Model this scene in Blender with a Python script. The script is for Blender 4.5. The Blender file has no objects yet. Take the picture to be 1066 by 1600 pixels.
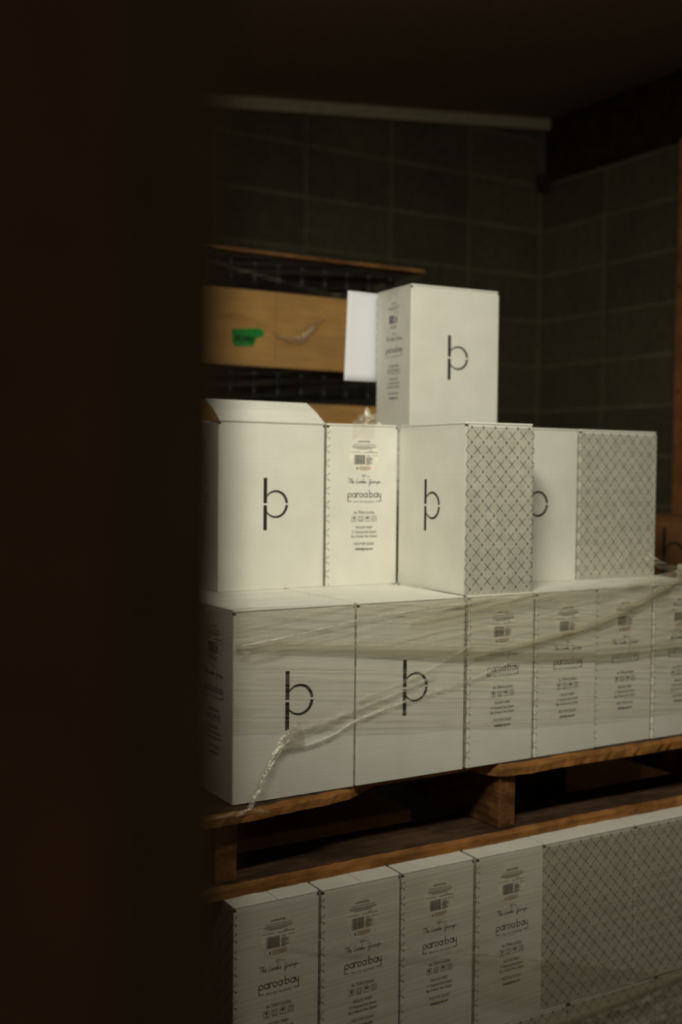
import bpy, bmesh, math, random
from mathutils import Matrix, Vector
random.seed(7)
PI = math.pi
sc = bpy.context.scene
COL = sc.collection

# ------------------------------------------------------------------ camera, light, exposure
cam_d = bpy.data.cameras.new('camera')
cam = bpy.data.objects.new('camera', cam_d); COL.objects.link(cam)
R_ = Vector((0.856271785710635, -0.5164260493736681, 0.010137283868282826))
U_ = Vector((0.011078554528666018, 0.037983365952101736, 0.9992169581930164))
F_ = Vector((0.5164067143497224, 0.8554889826521757, -0.03824533873911643))
m = Matrix((R_, U_, -F_)).transposed().to_4x4()
m.translation = Vector((-0.8052997574627044, -1.664720859718179, 0.5515207874258222))
cam.matrix_world = m
cam_d.sensor_fit = 'VERTICAL'; cam_d.sensor_height = 36.0; cam_d.sensor_width = 24.0
cam_d.lens = 40.057
cam_d.clip_start = 0.02
cam_d.dof.use_dof = True; cam_d.dof.focus_distance = 1.87; cam_d.dof.aperture_fstop = 2.5
sc.camera = cam

w = bpy.data.worlds.new('World'); sc.world = w; w.use_nodes = True
w.node_tree.nodes['Background'].inputs[0].default_value = (1.0, 0.78, 0.50, 1)
w.node_tree.nodes['Background'].inputs[1].default_value = 0.085

# the storeroom's hanging spot lamp, above and in front of the stack
ld = bpy.data.lights.new('spot_lamp_light', 'SPOT'); ld.energy = 165; ld.color = (1.0, 0.955, 0.79)
ld.spot_size = math.radians(68); ld.spot_blend = 1.0; ld.shadow_soft_size = 0.22
lo = bpy.data.objects.new('spot_lamp_light', ld); COL.objects.link(lo); lo.location = (-0.62, -1.10, 1.70)
lo.rotation_euler = (Vector((0.88, 0.42, 0.74)) - lo.location).to_track_quat('-Z', 'Y').to_euler()

# fluorescent tube across the bay, tilted at the stack
td = bpy.data.lights.new('tube_lamp_light', 'AREA'); td.shape = 'RECTANGLE'; td.size = 1.2; td.size_y = 0.14; td.energy = 9.3; td.color = (1.0, 0.955, 0.79)
to = bpy.data.objects.new('tube_lamp_light', td); COL.objects.link(to); to.location = (0.15, -1.15, 1.66); to.rotation_euler = (0.85, 0, 0)

vs = sc.view_settings
vs.view_transform = 'Standard'; vs.look = 'None'; vs.exposure = 0.0; vs.gamma = 1.0; vs.use_curve_mapping = False

# ------------------------------------------------------------------ materials
def mat(name):
    m = bpy.data.materials.new(name); m.use_nodes = True
    nt = m.node_tree; b = nt.nodes['Principled BSDF']
    return m, nt, b
def N(nt, t, **k):
    n = nt.nodes.new(t)
    for a, v in k.items(): setattr(n, a, v)
    return n
def ramp(nt, stops):
    r = N(nt, 'ShaderNodeValToRGB'); e = r.color_ramp.elements
    while len(e) < len(stops): e.new(0.5)
    for i, (p, c) in enumerate(stops):
        e[i].position = p; e[i].color = c if len(c) == 4 else (*c, 1)
    return r
def noise_coord(nt, scale_vec, coord='Object'):
    tc = N(nt, 'ShaderNodeTexCoord'); mp = N(nt, 'ShaderNodeMapping')
    mp.inputs['Scale'].default_value = scale_vec
    nt.links.new(tc.outputs[coord], mp.inputs['Vector'])
    return mp.outputs['Vector']
def noise(nt, vec, scale, detail=3, rough=0.55):
    n = N(nt, 'ShaderNodeTexNoise'); n.inputs['Scale'].default_value = scale
    n.inputs['Detail'].default_value = detail; n.inputs['Roughness'].default_value = rough
    nt.links.new(vec, n.inputs['Vector']); return n

def white_card():
    m, nt, b = mat('white_carton_board')
    v = noise_coord(nt, (1, 1, 1)); n = noise(nt, v, 14, 4)
    r = ramp(nt, [(0.3, (0.70, 0.69, 0.62)), (0.7, (0.77, 0.76, 0.69))])
    nt.links.new(n.outputs['Fac'], r.inputs['Fac']); nt.links.new(r.outputs['Color'], b.inputs['Base Color'])
    b.inputs['Roughness'].default_value = 0.55; b.inputs['Specular IOR Level'].default_value = 0.3
    # faint horizontal washboard of the corrugated board
    v2 = noise_coord(nt, (1.5, 1.5, 170)); n2 = noise(nt, v2, 1.0, 2)
    bp = N(nt, 'ShaderNodeBump'); bp.inputs['Strength'].default_value = 0.10; bp.inputs['Distance'].default_value = 0.003
    nt.links.new(n2.outputs['Fac'], bp.inputs['Height']); nt.links.new(bp.outputs['Normal'], b.inputs['Normal'])
    return m
def flat(name, col, rough=0.6, spec=0.3, lo=0.88):
    m, nt, b = mat(name)
    v = noise_coord(nt, (1, 1, 1)); n = noise(nt, v, 40, 3)
    c0 = tuple(x * lo for x in col); c1 = tuple(min(1, x * (1.98 - lo)) for x in col)
    r = ramp(nt, [(0.3, c0), (0.7, c1)])
    nt.links.new(n.outputs['Fac'], r.inputs['Fac']); nt.links.new(r.outputs['Color'], b.inputs['Base Color'])
    b.inputs['Roughness'].default_value = rough; b.inputs['Specular IOR Level'].default_value = spec
    return m
def wood(name, axis, light, dark, grime=0.5):
    m, nt, b = mat(name)
    sv = [34, 34, 34]; sv[axis] = 2.0
    oi = N(nt, 'ShaderNodeObjectInfo'); tc = N(nt, 'ShaderNodeTexCoord')
    ad = N(nt, 'ShaderNodeVectorMath', operation='ADD'); nt.links.new(tc.outputs['Object'], ad.inputs[0]); nt.links.new(oi.outputs['Location'], ad.inputs[1])
    mp = N(nt, 'ShaderNodeMapping'); mp.inputs['Scale'].default_value = sv; nt.links.new(ad.outputs[0], mp.inputs['Vector'])
    n = noise(nt, mp.outputs['Vector'], 4.0, 6, 0.65)
    r = ramp(nt, [(0.32, dark), (0.62, light)]); nt.links.new(n.outputs['Fac'], r.inputs['Fac'])
    mp2 = N(nt, 'ShaderNodeMapping'); mp2.inputs['Scale'].default_value = (5, 9, 9); nt.links.new(ad.outputs[0], mp2.inputs['Vector'])
    n2 = noise(nt, mp2.outputs['Vector'], 1.6, 5, 0.6)
    r2 = ramp(nt, [(0.42, (grime,) * 3), (0.60, (1, 1, 1))]); nt.links.new(n2.outputs['Fac'], r2.inputs['Fac'])
    mx = N(nt, 'ShaderNodeMix', data_type='RGBA', blend_type='MULTIPLY'); mx.inputs[0].default_value = 1
    nt.links.new(r.outputs['Color'], mx.inputs[6]); nt.links.new(r2.outputs['Color'], mx.inputs[7])
    nt.links.new(mx.outputs[2], b.inputs['Base Color'])
    b.inputs['Roughness'].default_value = 0.75; b.inputs['Specular IOR Level'].default_value = 0.15
    bp = N(nt, 'ShaderNodeBump'); bp.inputs['Strength'].default_value = 0.35; bp.inputs['Distance'].default_value = 0.002
    nt.links.new(n.outputs['Fac'], bp.inputs['Height']); nt.links.new(bp.outputs['Normal'], b.inputs['Normal'])
    return m
def blocks(name, ax, ox, oz):
    m, nt, b = mat(name)
    tc = N(nt, 'ShaderNodeTexCoord'); sp = N(nt, 'ShaderNodeSeparateXYZ'); cb = N(nt, 'ShaderNodeCombineXYZ')
    nt.links.new(tc.outputs['Object'], sp.inputs[0])
    a1 = N(nt, 'ShaderNodeMath', operation='SUBTRACT'); a1.inputs[1].default_value = ox; nt.links.new(sp.outputs[ax], a1.inputs[0])
    a2 = N(nt, 'ShaderNodeMath', operation='SUBTRACT'); a2.inputs[1].default_value = oz; nt.links.new(sp.outputs[2], a2.inputs[0])
    nt.links.new(a1.outputs[0], cb.inputs[0]); nt.links.new(a2.outputs[0], cb.inputs[1])
    br = N(nt, 'ShaderNodeTexBrick', offset=0.0, squash=1.0)
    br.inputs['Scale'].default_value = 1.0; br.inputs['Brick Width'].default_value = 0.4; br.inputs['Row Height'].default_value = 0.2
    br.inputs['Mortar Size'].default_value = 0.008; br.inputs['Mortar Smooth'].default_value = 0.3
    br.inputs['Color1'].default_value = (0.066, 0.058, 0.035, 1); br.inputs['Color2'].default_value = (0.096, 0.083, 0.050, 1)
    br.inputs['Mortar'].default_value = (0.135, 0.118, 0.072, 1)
    nt.links.new(cb.outputs[0], br.inputs['Vector'])
    n = noise(nt, tc.outputs['Object'], 30, 5); n2 = noise(nt, tc.outputs['Object'], 2.5, 3)
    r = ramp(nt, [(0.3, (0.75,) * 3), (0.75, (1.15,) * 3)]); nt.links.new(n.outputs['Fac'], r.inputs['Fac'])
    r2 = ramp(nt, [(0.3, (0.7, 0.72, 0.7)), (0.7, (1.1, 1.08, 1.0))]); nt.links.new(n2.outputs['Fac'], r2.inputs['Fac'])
    m1 = N(nt, 'ShaderNodeMix', data_type='RGBA', blend_type='MULTIPLY'); m1.inputs[0].default_value = 1
    m2 = N(nt, 'ShaderNodeMix', data_type='RGBA', blend_type='MULTIPLY'); m2.inputs[0].default_value = 1
    nt.links.new(br.outputs['Color'], m1.inputs[6]); nt.links.new(r.outputs['Color'], m1.inputs[7])
    nt.links.new(m1.outputs[2], m2.inputs[6]); nt.links.new(r2.outputs['Color'], m2.inputs[7])
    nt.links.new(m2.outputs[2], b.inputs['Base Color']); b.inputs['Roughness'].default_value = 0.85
    bp = N(nt, 'ShaderNodeBump'); bp.inputs['Strength'].default_value = 0.5; bp.inputs['Distance'].default_value = 0.006
    nt.links.new(n.outputs['Fac'], bp.inputs['Height']); nt.links.new(bp.outputs['Normal'], b.inputs['Normal'])
    return m
def film(name, lo, hi, streak=(2, 2, 120), col=(0.55, 0.53, 0.45), rough=0.22, gloss=0.35, tilt=0.0, bump=0.35, pos=(0.40, 0.70)):
    """clear stretch film: mostly see-through, milky along its stretch lines, glossy"""
    m = bpy.data.materials.new(name); m.use_nodes = True; nt = m.node_tree
    for n in list(nt.nodes): nt.nodes.remove(n)
    out = N(nt, 'ShaderNodeOutputMaterial')
    tc = N(nt, 'ShaderNodeTexCoord'); mr = N(nt, 'ShaderNodeMapping'); mr.inputs['Rotation'].default_value = (0, tilt, 0)
    mp = N(nt, 'ShaderNodeMapping'); mp.inputs['Scale'].default_value = streak
    nt.links.new(tc.outputs['Object'], mr.inputs['Vector']); nt.links.new(mr.outputs['Vector'], mp.inputs['Vector'])
    n = noise(nt, mp.outputs['Vector'], 1.0, 4, 0.6)
    r = ramp(nt, [(pos[0], (lo,) * 3), (pos[1], (hi,) * 3)]); nt.links.new(n.outputs['Fac'], r.inputs['Fac'])
    tr = N(nt, 'ShaderNodeBsdfTransparent'); tr.inputs[0].default_value = (0.97, 0.965, 0.95, 1)
    df = N(nt, 'ShaderNodeBsdfDiffuse'); df.inputs[0].default_value = (*col, 1)
    tl = N(nt, 'ShaderNodeBsdfTranslucent'); tl.inputs[0].default_value = (*col, 1)
    gl = N(nt, 'ShaderNodeBsdfGlossy'); gl.inputs['Roughness'].default_value = rough; gl.inputs[0].default_value = (0.95, 0.93, 0.88, 1)
    bp = N(nt, 'ShaderNodeBump'); bp.inputs['Strength'].default_value = bump; bp.inputs['Distance'].default_value = 0.004
    nt.links.new(n.outputs['Fac'], bp.inputs['Height'])
    nt.links.new(bp.outputs['Normal'], gl.inputs['Normal'])
    m0 = N(nt, 'ShaderNodeMixShader'); m0.inputs[0].default_value = 0.4
    nt.links.new(df.outputs[0], m0.inputs[1]); nt.links.new(tl.outputs[0], m0.inputs[2])
    m1 = N(nt, 'ShaderNodeMixShader'); nt.links.new(r.outputs['Color'], m1.inputs[0])
    nt.links.new(tr.outputs[0], m1.inputs[1]); nt.links.new(m0.outputs[0], m1.inputs[2])
    m2 = N(nt, 'ShaderNodeMixShader'); m2.inputs[0].default_value = 0.05*gloss
    nt.links.new(m1.outputs[0], m2.inputs[1]); nt.links.new(gl.outputs[0], m2.inputs[2])
    nt.links.new(m2.outputs[0], out.inputs['Surface'])
    return m

M = dict(
    card=white_card(),
    tint=flat('grey_tinted_board', (0.50, 0.485, 0.405), 0.6),
    notch_shade=flat('notch_shade_brown', (0.045, 0.028, 0.014), 0.8),  # brown board darkened so the shallow corner notches carry the shade of holes
    ink=flat('black_print', (0.022, 0.020, 0.018), 0.6),
    grey_ink=flat('grey_print', (0.075, 0.066, 0.045), 0.6),
    label=flat('sticker_paper', (0.80, 0.775, 0.68), 0.35, 0.5),
    rust=flat('sticker_orange_print', (0.40, 0.25, 0.15), 0.5),
    tape=film('clear_packing_tape', 0.02, 0.08, (40, 40, 40), (0.62, 0.59, 0.48), 0.12, 0.5),
    paper=flat('office_paper', (0.76, 0.785, 0.84), 0.6, 0.3, 0.98),
    kraft=flat('kraft_board', (0.20, 0.092, 0.036), 0.7, 0.2),
    wx=wood('pallet_wood_along', 0, (0.42, 0.195, 0.055), (0.26, 0.105, 0.030), 0.55),
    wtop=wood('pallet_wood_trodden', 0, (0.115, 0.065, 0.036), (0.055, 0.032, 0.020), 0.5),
    wy=wood('pallet_wood_across', 1, (0.27, 0.125, 0.042), (0.12, 0.05, 0.018), 0.4),
    wz=wood('post_wood', 2, (0.42, 0.17, 0.055), (0.26, 0.09, 0.03), 0.7),
    tray=wood('tray_board', 0, (0.70, 0.40, 0.135), (0.58, 0.31, 0.10), 0.88),
    lid=wood('lid_sheet', 0, (0.40, 0.20, 0.075), (0.22, 0.10, 0.035), 0.6),
    beam=wood('beam_wood', 1, (0.045, 0.025, 0.010), (0.020, 0.011, 0.005), 0.6),
    batten=flat('painted_batten', (0.36, 0.32, 0.22), 0.6),
    ceiling=flat('ceiling_board', (0.36, 0.26, 0.19), 0.8),
    floor=flat('concrete_floor', (0.17, 0.16, 0.14), 0.7),
    bottle=flat('dark_bottle_glass', (0.005, 0.005, 0.004), 0.3, 0.10),
    green=flat('green_tape', (0.02, 0.33, 0.06), 0.45),
    frame=flat('door_frame_paint', (0.13, 0.105, 0.07), 0.7, 0.2),
    casing=flat('door_casing_paint', (0.17, 0.095, 0.07), 0.7, 0.2),
    metal=flat('dark_bracket', (0.03, 0.03, 0.028), 0.6),
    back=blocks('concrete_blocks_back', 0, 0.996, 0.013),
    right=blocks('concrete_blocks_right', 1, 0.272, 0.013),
    film=film('stretch_film', 0.0, 0.46, (2.6, 2.6, 260), (0.86, 0.81, 0.63), tilt=-0.10, gloss=0.9, pos=(0.46, 0.74)),
    film2=film('stretch_film_doubled', 0.0, 0.50, (2.8, 2.8, 240), (0.82, 0.77, 0.58), tilt=0.12, gloss=0.9, pos=(0.46, 0.74)),
    fold=film('stretch_film_fold', 0.35, 0.70, (1.4, 1.4, 260), (0.46, 0.42, 0.28), tilt=0.0),
    crease=film('stretch_film_crease', 0.0, 0.80, (30, 30, 160), (0.92, 0.90, 0.82), 0.28, 3.0, bump=1.4, pos=(0.45, 0.72)),
    thin=film('stretch_film_thin', 0.0, 0.30, (1.4, 1.4, 300), (0.6, 0.56, 0.42), tilt=0.03),
    crumple=film('stretch_film_crumpled', 0.05, 0.75, (40, 40, 60), (0.85, 0.81, 0.67), 0.28, 3.0, bump=1.4, pos=(0.45, 0.72)),
    bfilm=film('stretch_film_dim', 0.01, 0.10, (1.5, 1.5, 60), tilt=0.08),
)

# ------------------------------------------------------------------ mesh helpers
class MB:
    def __init__(s): s.v = []; s.f = []; s.mi = []
    def add(s, vs, fs, mi=0):
        b = len(s.v); s.v += [tuple(v) for v in vs]; s.f += [tuple(b + i for i in f) for f in fs]; s.mi += [mi] * len(fs)
    def box(s, x0, y0, z0, x1, y1, z1, mi=0):
        s.add([(x0,y0,z0),(x1,y0,z0),(x1,y1,z0),(x0,y1,z0),(x0,y0,z1),(x1,y0,z1),(x1,y1,z1),(x0,y1,z1)],
              [(0,3,2,1),(4,5,6,7),(0,1,5,4),(1,2,6,5),(2,3,7,6),(3,0,4,7)], mi)
    def prism(s, poly, z0, z1, mi=0, axis='z'):
        n = len(poly)
        if axis == 'z': P = lambda a, b, c: (a, b, c)
        elif axis == 'y': P = lambda a, b, c: (a, c, b)
        else: P = lambda a, b, c: (c, a, b)
        vs = [P(a, b, z0) for a, b in poly] + [P(a, b, z1) for a, b in poly]
        s.add(vs, [tuple(range(n))[::-1], tuple(range(n, 2*n))] + [(i, (i+1) % n, n + (i+1) % n, n + i) for i in range(n)], mi)
    def build(s, name, mats, parent=None, bevel=0, seg=2, smooth=False, fix=True):
        me = bpy.data.meshes.new(name); me.from_pydata(s.v, [], s.f)
        if not isinstance(mats, (list, tuple)): mats = [mats]
        for k in mats: me.materials.append(k)
        me.polygons.foreach_set('material_index', s.mi)
        if fix or bevel:
            bm = bmesh.new(); bm.from_mesh(me)
            if fix: bmesh.ops.recalc_face_normals(bm, faces=bm.faces)
            if bevel:
                es = [e for e in bm.edges if len(e.link_faces) == 2 and e.calc_face_angle(0) > 0.6]
                bmesh.ops.bevel(bm, geom=es, offset=bevel, segments=seg, profile=0.5, affect='EDGES')
            bm.to_mesh(me); bm.free()
        if smooth: me.polygons.foreach_set('use_smooth', [True] * len(me.polygons))
        me.update()
        o = bpy.data.objects.new(name, me); COL.objects.link(o)
        if parent: o.parent = parent
        return o
def empty(name, loc=(0, 0, 0), rz=0.0):
    o = bpy.data.objects.new(name, None); COL.objects.link(o); o.location = loc; o.rotation_euler = (0, 0, rz); o.empty_display_size = 0.05
    return o
def tag(o, label=None, cat=None, group=None, kind=None):
    if label: o['label'] = label
    if cat: o['category'] = cat
    if group: o['group'] = group
    if kind: o['kind'] = kind
    return o
def copy_tree(o, parent=None):
    c = o.copy(); COL.objects.link(c); c.parent = parent
    for ch in list(o.children): copy_tree(ch, c)
    return c

# flat 2D drawing helpers -> lists of (verts2d, faces)
class D2:
    def __init__(s): s.v = []; s.f = []; s.mi = []
    def poly(s, pts, mi=0):
        b = len(s.v); s.v += pts; s.f.append(tuple(range(b, b + len(pts)))); s.mi.append(mi)
    def rect(s, x0, y0, x1, y1, mi=0): s.poly([(x0,y0),(x1,y0),(x1,y1),(x0,y1)], mi)
    def line(s, pts, wd, mi=0):
        n = len(pts); L = []; Rr = []
        for i in range(n):
            a = pts[max(i-1, 0)]; c = pts[min(i+1, n-1)]
            dx, dy = c[0]-a[0], c[1]-a[1]; l = math.hypot(dx, dy) or 1
            nx, ny = -dy/l*wd/2, dx/l*wd/2
            L.append((pts[i][0]+nx, pts[i][1]+ny)); Rr.append((pts[i][0]-nx, pts[i][1]-ny))
        b = len(s.v); s.v += L + Rr
        for i in range(n-1): s.f.append((b+n+i, b+n+i+1, b+i+1, b+i)); s.mi.append(mi)
    def arc(s, cx, cy, r, a0, a1, wd, mi=0, n=20, ry=None):
        ry = ry or r
        s.line([(cx + r*math.cos(math.radians(a0+(a1-a0)*i/n)), cy + ry*math.sin(math.radians(a0+(a1-a0)*i/n))) for i in range(n+1)], wd, mi)
    def text(s, body, cx, y, h, width=None, mi=0, bold=0.0):
        vs, fs, x0, x1 = text_mesh(body)
        sy = h / 0.7; sx = (width / (x1 - x0)) if width else sy
        b = len(s.v); mx = (x0 + x1) / 2
        s.v += [(cx + (x-mx)*sx, y + yy*sy) for x, yy in vs]
        for f in fs: s.f.append(tuple(b+i for i in f)); s.mi.append(mi)
    def clip_add(s, o, dx=0, dy=0):
        b = len(s.v); s.v += [(x+dx, y+dy) for x, y in o.v]; s.f += [tuple(b+i for i in f) for f in o.f]; s.mi += o.mi
_tc = {}
def text_mesh(body):
    if body in _tc: return _tc[body]
    cu = bpy.data.curves.new('lettering', 'FONT'); cu.body = body; cu.size = 1.0; cu.resolution_u = 2
    o = bpy.data.objects.new('lettering', cu); COL.objects.link(o)
    bpy.context.view_layer.update()
    me = bpy.data.meshes.new_from_object(o.evaluated_get(bpy.context.evaluated_depsgraph_get()))
    vs = [(v.co.x, v.co.y) for v in me.vertices]; fs = [tuple(p.vertices) for p in me.polygons]
    bpy.data.objects.remove(o); bpy.data.curves.remove(cu); bpy.data.meshes.remove(me)
    xs = [v[0] for v in vs]
    _tc[body] = (vs, fs, min(xs), max(xs)); return _tc[body]
def place2d(mb, d, fn, mi_map=None):
    b = len(mb.v); mb.v += [fn(x, y) for x, y in d.v]
    mb.f += [tuple(b+i for i in f) for f in d.f]; mb.mi += [(mi_map[i] if mi_map else i) for i in d.mi]

# ------------------------------------------------------------------ the setting
def struct(name, mb, mt, **k): return tag(mb.build(name, mt, **k), kind='structure')
FZ = -0.94
b = MB(); b.box(-3.0, -3.2, FZ-0.1, 3.2, 2.5, FZ); struct('floor', b, M['floor'])
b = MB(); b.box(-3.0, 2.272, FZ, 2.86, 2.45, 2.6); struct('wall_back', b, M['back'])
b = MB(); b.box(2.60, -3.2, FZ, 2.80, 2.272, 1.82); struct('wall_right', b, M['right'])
cz = lambda x: 1.930 + 0.108 * (x - 0.96)
b = MB(); b.prism([(-3.0, cz(-3.0)), (2.86, cz(2.86)), (2.86, cz(2.86)+0.1), (-3.0, cz(-3.0)+0.1)], -3.2, 2.272, axis='y')
struct('ceiling', b, M['ceiling'])
# sloping batten in the corner of ceiling and back wall
b = MB(); b.prism([(-3.0, cz(-3.0)-0.048), (2.622, cz(2.622)-0.048), (2.622, cz(2.622)), (-3.0, cz(-3.0))], 2.245, 2.272, axis='y')
for x in (1.385, 1.94, 2.5, 0.8):
    z = cz(x) - 0.023
    b.prism([(x+0.006*math.cos(k*PI/4), z+0.006*math.sin(k*PI/4)) for k in range(8)], 2.2435, 2.246, 1, axis='y')
struct('trim_1', b, [M['batten'], M['metal']], bevel=0.002)
# partition with door opening on the left, right in front of the lens
b = MB(); b.prism([(-3.0, -1.436), (-0.6956, -1.436), (-0.6966, -1.431), (-0.745, -1.390), (-3.0, -1.390)], FZ, 1.72); struct('wall_front', b, M['frame'], bevel=0.004)
b = MB(); b.box(-1.2, -1.448, FZ, -0.7235, -1.436, 1.70); struct('trim_2', b, M['casing'], bevel=0.006)
# beam on the right wall
b = MB(); b.box(2.622, -3.2, 1.820, 2.80, 2.272, 2.113)
tag(b.build('timber_beam', M['beam'], bevel=0.004), 'dark timber beam running along the top of the right block wall', 'beam')
b = MB(); b.box(2.56, 2.225, 1.81, 2.621, 2.272, 1.86); b.box(2.575, 2.20, 1.785, 2.60, 2.272, 1.82)
tag(b.build('beam_bracket', M['metal'], bevel=0.004), 'small dark bracket in the corner under the end of the timber beam', 'bracket')
# orange timber post on the right wall
b = MB(); b.box(2.555, 1.31, FZ, 2.60, 1.435, 1.82)
p = b.build('timber_post', M['wz'], bevel=0.003); tag(p, 'orange brown timber post standing against the right block wall', 'post')
for z in (1.26, 0.86):
    s = MB(); s.prism([(1.415+0.006*math.cos(k*PI/4), z+0.006*math.sin(k*PI/4)) for k in range(8)], 2.551, 2.556, axis='x'); s.build('bolt_head', M['metal'], p)

# ------------------------------------------------------------------ pallets
def board(mb, x0, x1, y0, y1, z0, z1, front=None, n=36, jit=0.0015, seed=0):
    """plank along x with a worn front edge; front(x) offsets the edge"""
    rnd = random.Random(seed); rows = []
    for i in range(n+1):
        x = x0 + (x1-x0)*i/n; fy = y0 + (front(x) if front else 0)
        j = rnd.uniform(-jit, jit); k = rnd.uniform(-jit, jit)
        rows.append([(x, fy+j, z0), (x, fy+k-0.001, z0+(z1-z0)*0.6), (x, fy+k+0.0035, z1+rnd.uniform(-jit, 0)), (x, y1, z1), (x, y1, z0)])
    b0 = len(mb.v); 
    for r in rows: mb.v += r
    for i in range(n):
        for k in range(5):
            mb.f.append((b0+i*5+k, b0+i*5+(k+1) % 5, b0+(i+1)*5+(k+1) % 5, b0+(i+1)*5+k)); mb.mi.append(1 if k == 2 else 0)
    mb.f.append(tuple(b0+k for k in range(5))); mb.f.append(tuple(b0+n*5+k for k in range(5))[::-1]); mb.mi += [0, 0]
def lerp_fn(pts):
    def f(x):
        if x <= pts[0][0]: return pts[0][1]
        for (a, p), (c, q) in zip(pts, pts[1:]):
            if x <= c: return p + (q-p)*(x-a)/(c-a)
        return pts[-1][1]
    return f
def make_pallet(broken):
    t = empty('wooden_pallet')
    if broken:
        b = MB(); board(b, -0.075, 0.30, -0.004, 0.10, -0.0225, -0.001, lerp_fn([(-0.075, -0.026), (0.02, -0.022), (0.09, -0.012), (0.17, -0.006), (0.23, 0.008), (0.30, 0.05)]), 30, 0.0018, 1)
        b.build('deck_board', [M['wx'], M['wtop']], t)
        b = MB(); board(b, 0.302, 0.53, 0.05, 0.10, -0.0225, -0.001, None, 12, 0.002, 3)
        b.build('deck_board', [M['wx'], M['wtop']], t)
        b = MB(); board(b, 0.532, 1.19, 0.0, 0.10, -0.0255, -0.001, lerp_fn([(0.532, 0.03), (0.552, -0.004), (0.60, -0.012), (0.74, -0.009), (0.9, -0.012), (1.19, -0.012)]), 50, 0.0018, 2)
        b.build('deck_board', [M['wx'], M['wtop']], t)
    else:
        b = MB(); board(b, -0.03, 1.19, 0, 0.10, -0.0225, -0.001, None, 40, 0.0015, 5); b.build('deck_board', [M['wx'], M['wtop']], t)
    for k in range(1, 7):
        y = k*0.152
        b = MB(); board(b, -0.03, 1.19, y, y+0.10, -0.0225, -0.001, None, 12, 0.001, 10+k); b.build('deck_board', [M['wx'], M['wtop']], t)
    for x in (-0.030, 0.558, 1.150):
        b = MB(); b.box(x, 0.004, -0.128, x+0.039, 1.01, -0.0226); b.build('stringer', M['wy'], t, bevel=0.0015)
    b = MB(); board(b, -0.075 if broken else -0.03, 1.19, -0.006 if broken else 0.0, 0.125, -0.150, -0.1282, lerp_fn([(-0.07, -0.004), (0.1, 0), (0.3, 0.002), (0.55, -0.002), (0.75, 0.003), (1.0, -0.003), (1.19, 0)]), 70, 0.0016, 30)
    b.build('bottom_board', [M['wx'], M['wtop']], t)
    for y in (0.45, 0.89):
        b = MB(); board(b, -0.03, 1.19, y, y+0.12, -0.150, -0.1282, None, 12, 0.001, int(y*100)); b.build('bottom_board', [M['wx'], M['wtop']], t)
    return t
pal = tag(make_pallet(True), 'worn wooden pallet with a broken front board between the two wrapped carton stacks', 'pallet')
pal2 = tag(make_pallet(False), 'wooden pallet on the floor under the lower stack of white cartons', 'pallet'); pal2.location = (-0.02, -0.05, FZ+0.151)
pal3 = tag(copy_tree(pal2), 'wooden pallet on the floor under the brown bottle trays', 'pallet'); pal3.location = (0.11, 1.255, FZ+0.151); pal3.scale = (1, 0.95, 1)
pal4 = tag(copy_tree(pal2), 'wooden pallet on the floor under the brown kraft cartons at the right', 'pallet'); pal4.location = (1.45, 0.50, FZ+0.151); pal4.scale = (0.9, 0.7, 1)

# ------------------------------------------------------------------ white wine carton
W, DD, H = 0.2338, 0.157, 0.3195
OFF = 0.0004
fn_bp    = lambda u, v, o=OFF: (-W/2 + u, -DD/2 - o, v)
fn_text  = lambda u, v, o=OFF: (-W/2 - o, DD/2 - u, v)
fn_right = lambda u, v, o=OFF: (W/2 + o, -DD/2 + u, v)
fn_back  = lambda u, v, o=OFF: (W/2 - u, DD/2 + o, v)

def clip_seg(p, q, x0, x1, y0, y1):
    t0, t1 = 0.0, 1.0; dx, dy = q[0]-p[0], q[1]-p[1]
    for pp, qq in ((-dx, p[0]-x0), (dx, x1-p[0]), (-dy, p[1]-y0), (dy, y1-p[1])):
        if pp == 0:
            if qq < 0: return None
        else:
            r = qq/pp
            if pp < 0: t0 = max(t0, r)
            else: t1 = min(t1, r)
    return None if t0 >= t1 else ((p[0]+t0*dx, p[1]+t0*dy), (p[0]+t1*dx, p[1]+t1*dy))
def lattice(width, x0, x1, phase):
    d = D2(); cx, cy = 0.0264, 0.0272; g = 0.20
    lo, hi = 0.003, H - 0.004
    ncol = int(width/cx) + 3; nrow = int(H/cy) + 2
    for i in range(-1, ncol):
        for j in range(-1, nrow):
            gx = phase + i*cx; gy = 0.0105 + j*cy
            for p, q in (((gx+g*cx, gy+g*cy), (gx+(1-g)*cx, gy+(1-g)*cy)), ((gx+g*cx, gy+(1-g)*cy), (gx+(1-g)*cx, gy+g*cy))):
                s = clip_seg(p, q, x0, x1, lo, hi)
                if s: d.line([s[0], s[1]], 0.00105)
            if x0+0.003 < gx < x1-0.003 and lo+0.004 < gy < hi-0.004:
                d.rect(gx-0.0019, gy-0.0036, gx-0.0008, gy+0.0036)
                d.line([(gx-0.0012, gy+0.0018), (gx+0.0014, gy+0.0012), (gx+0.0018, gy), (gx+0.0014, gy-0.0012), (gx-0.0012, gy-0.0018)], 0.0011)
    return d

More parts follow.
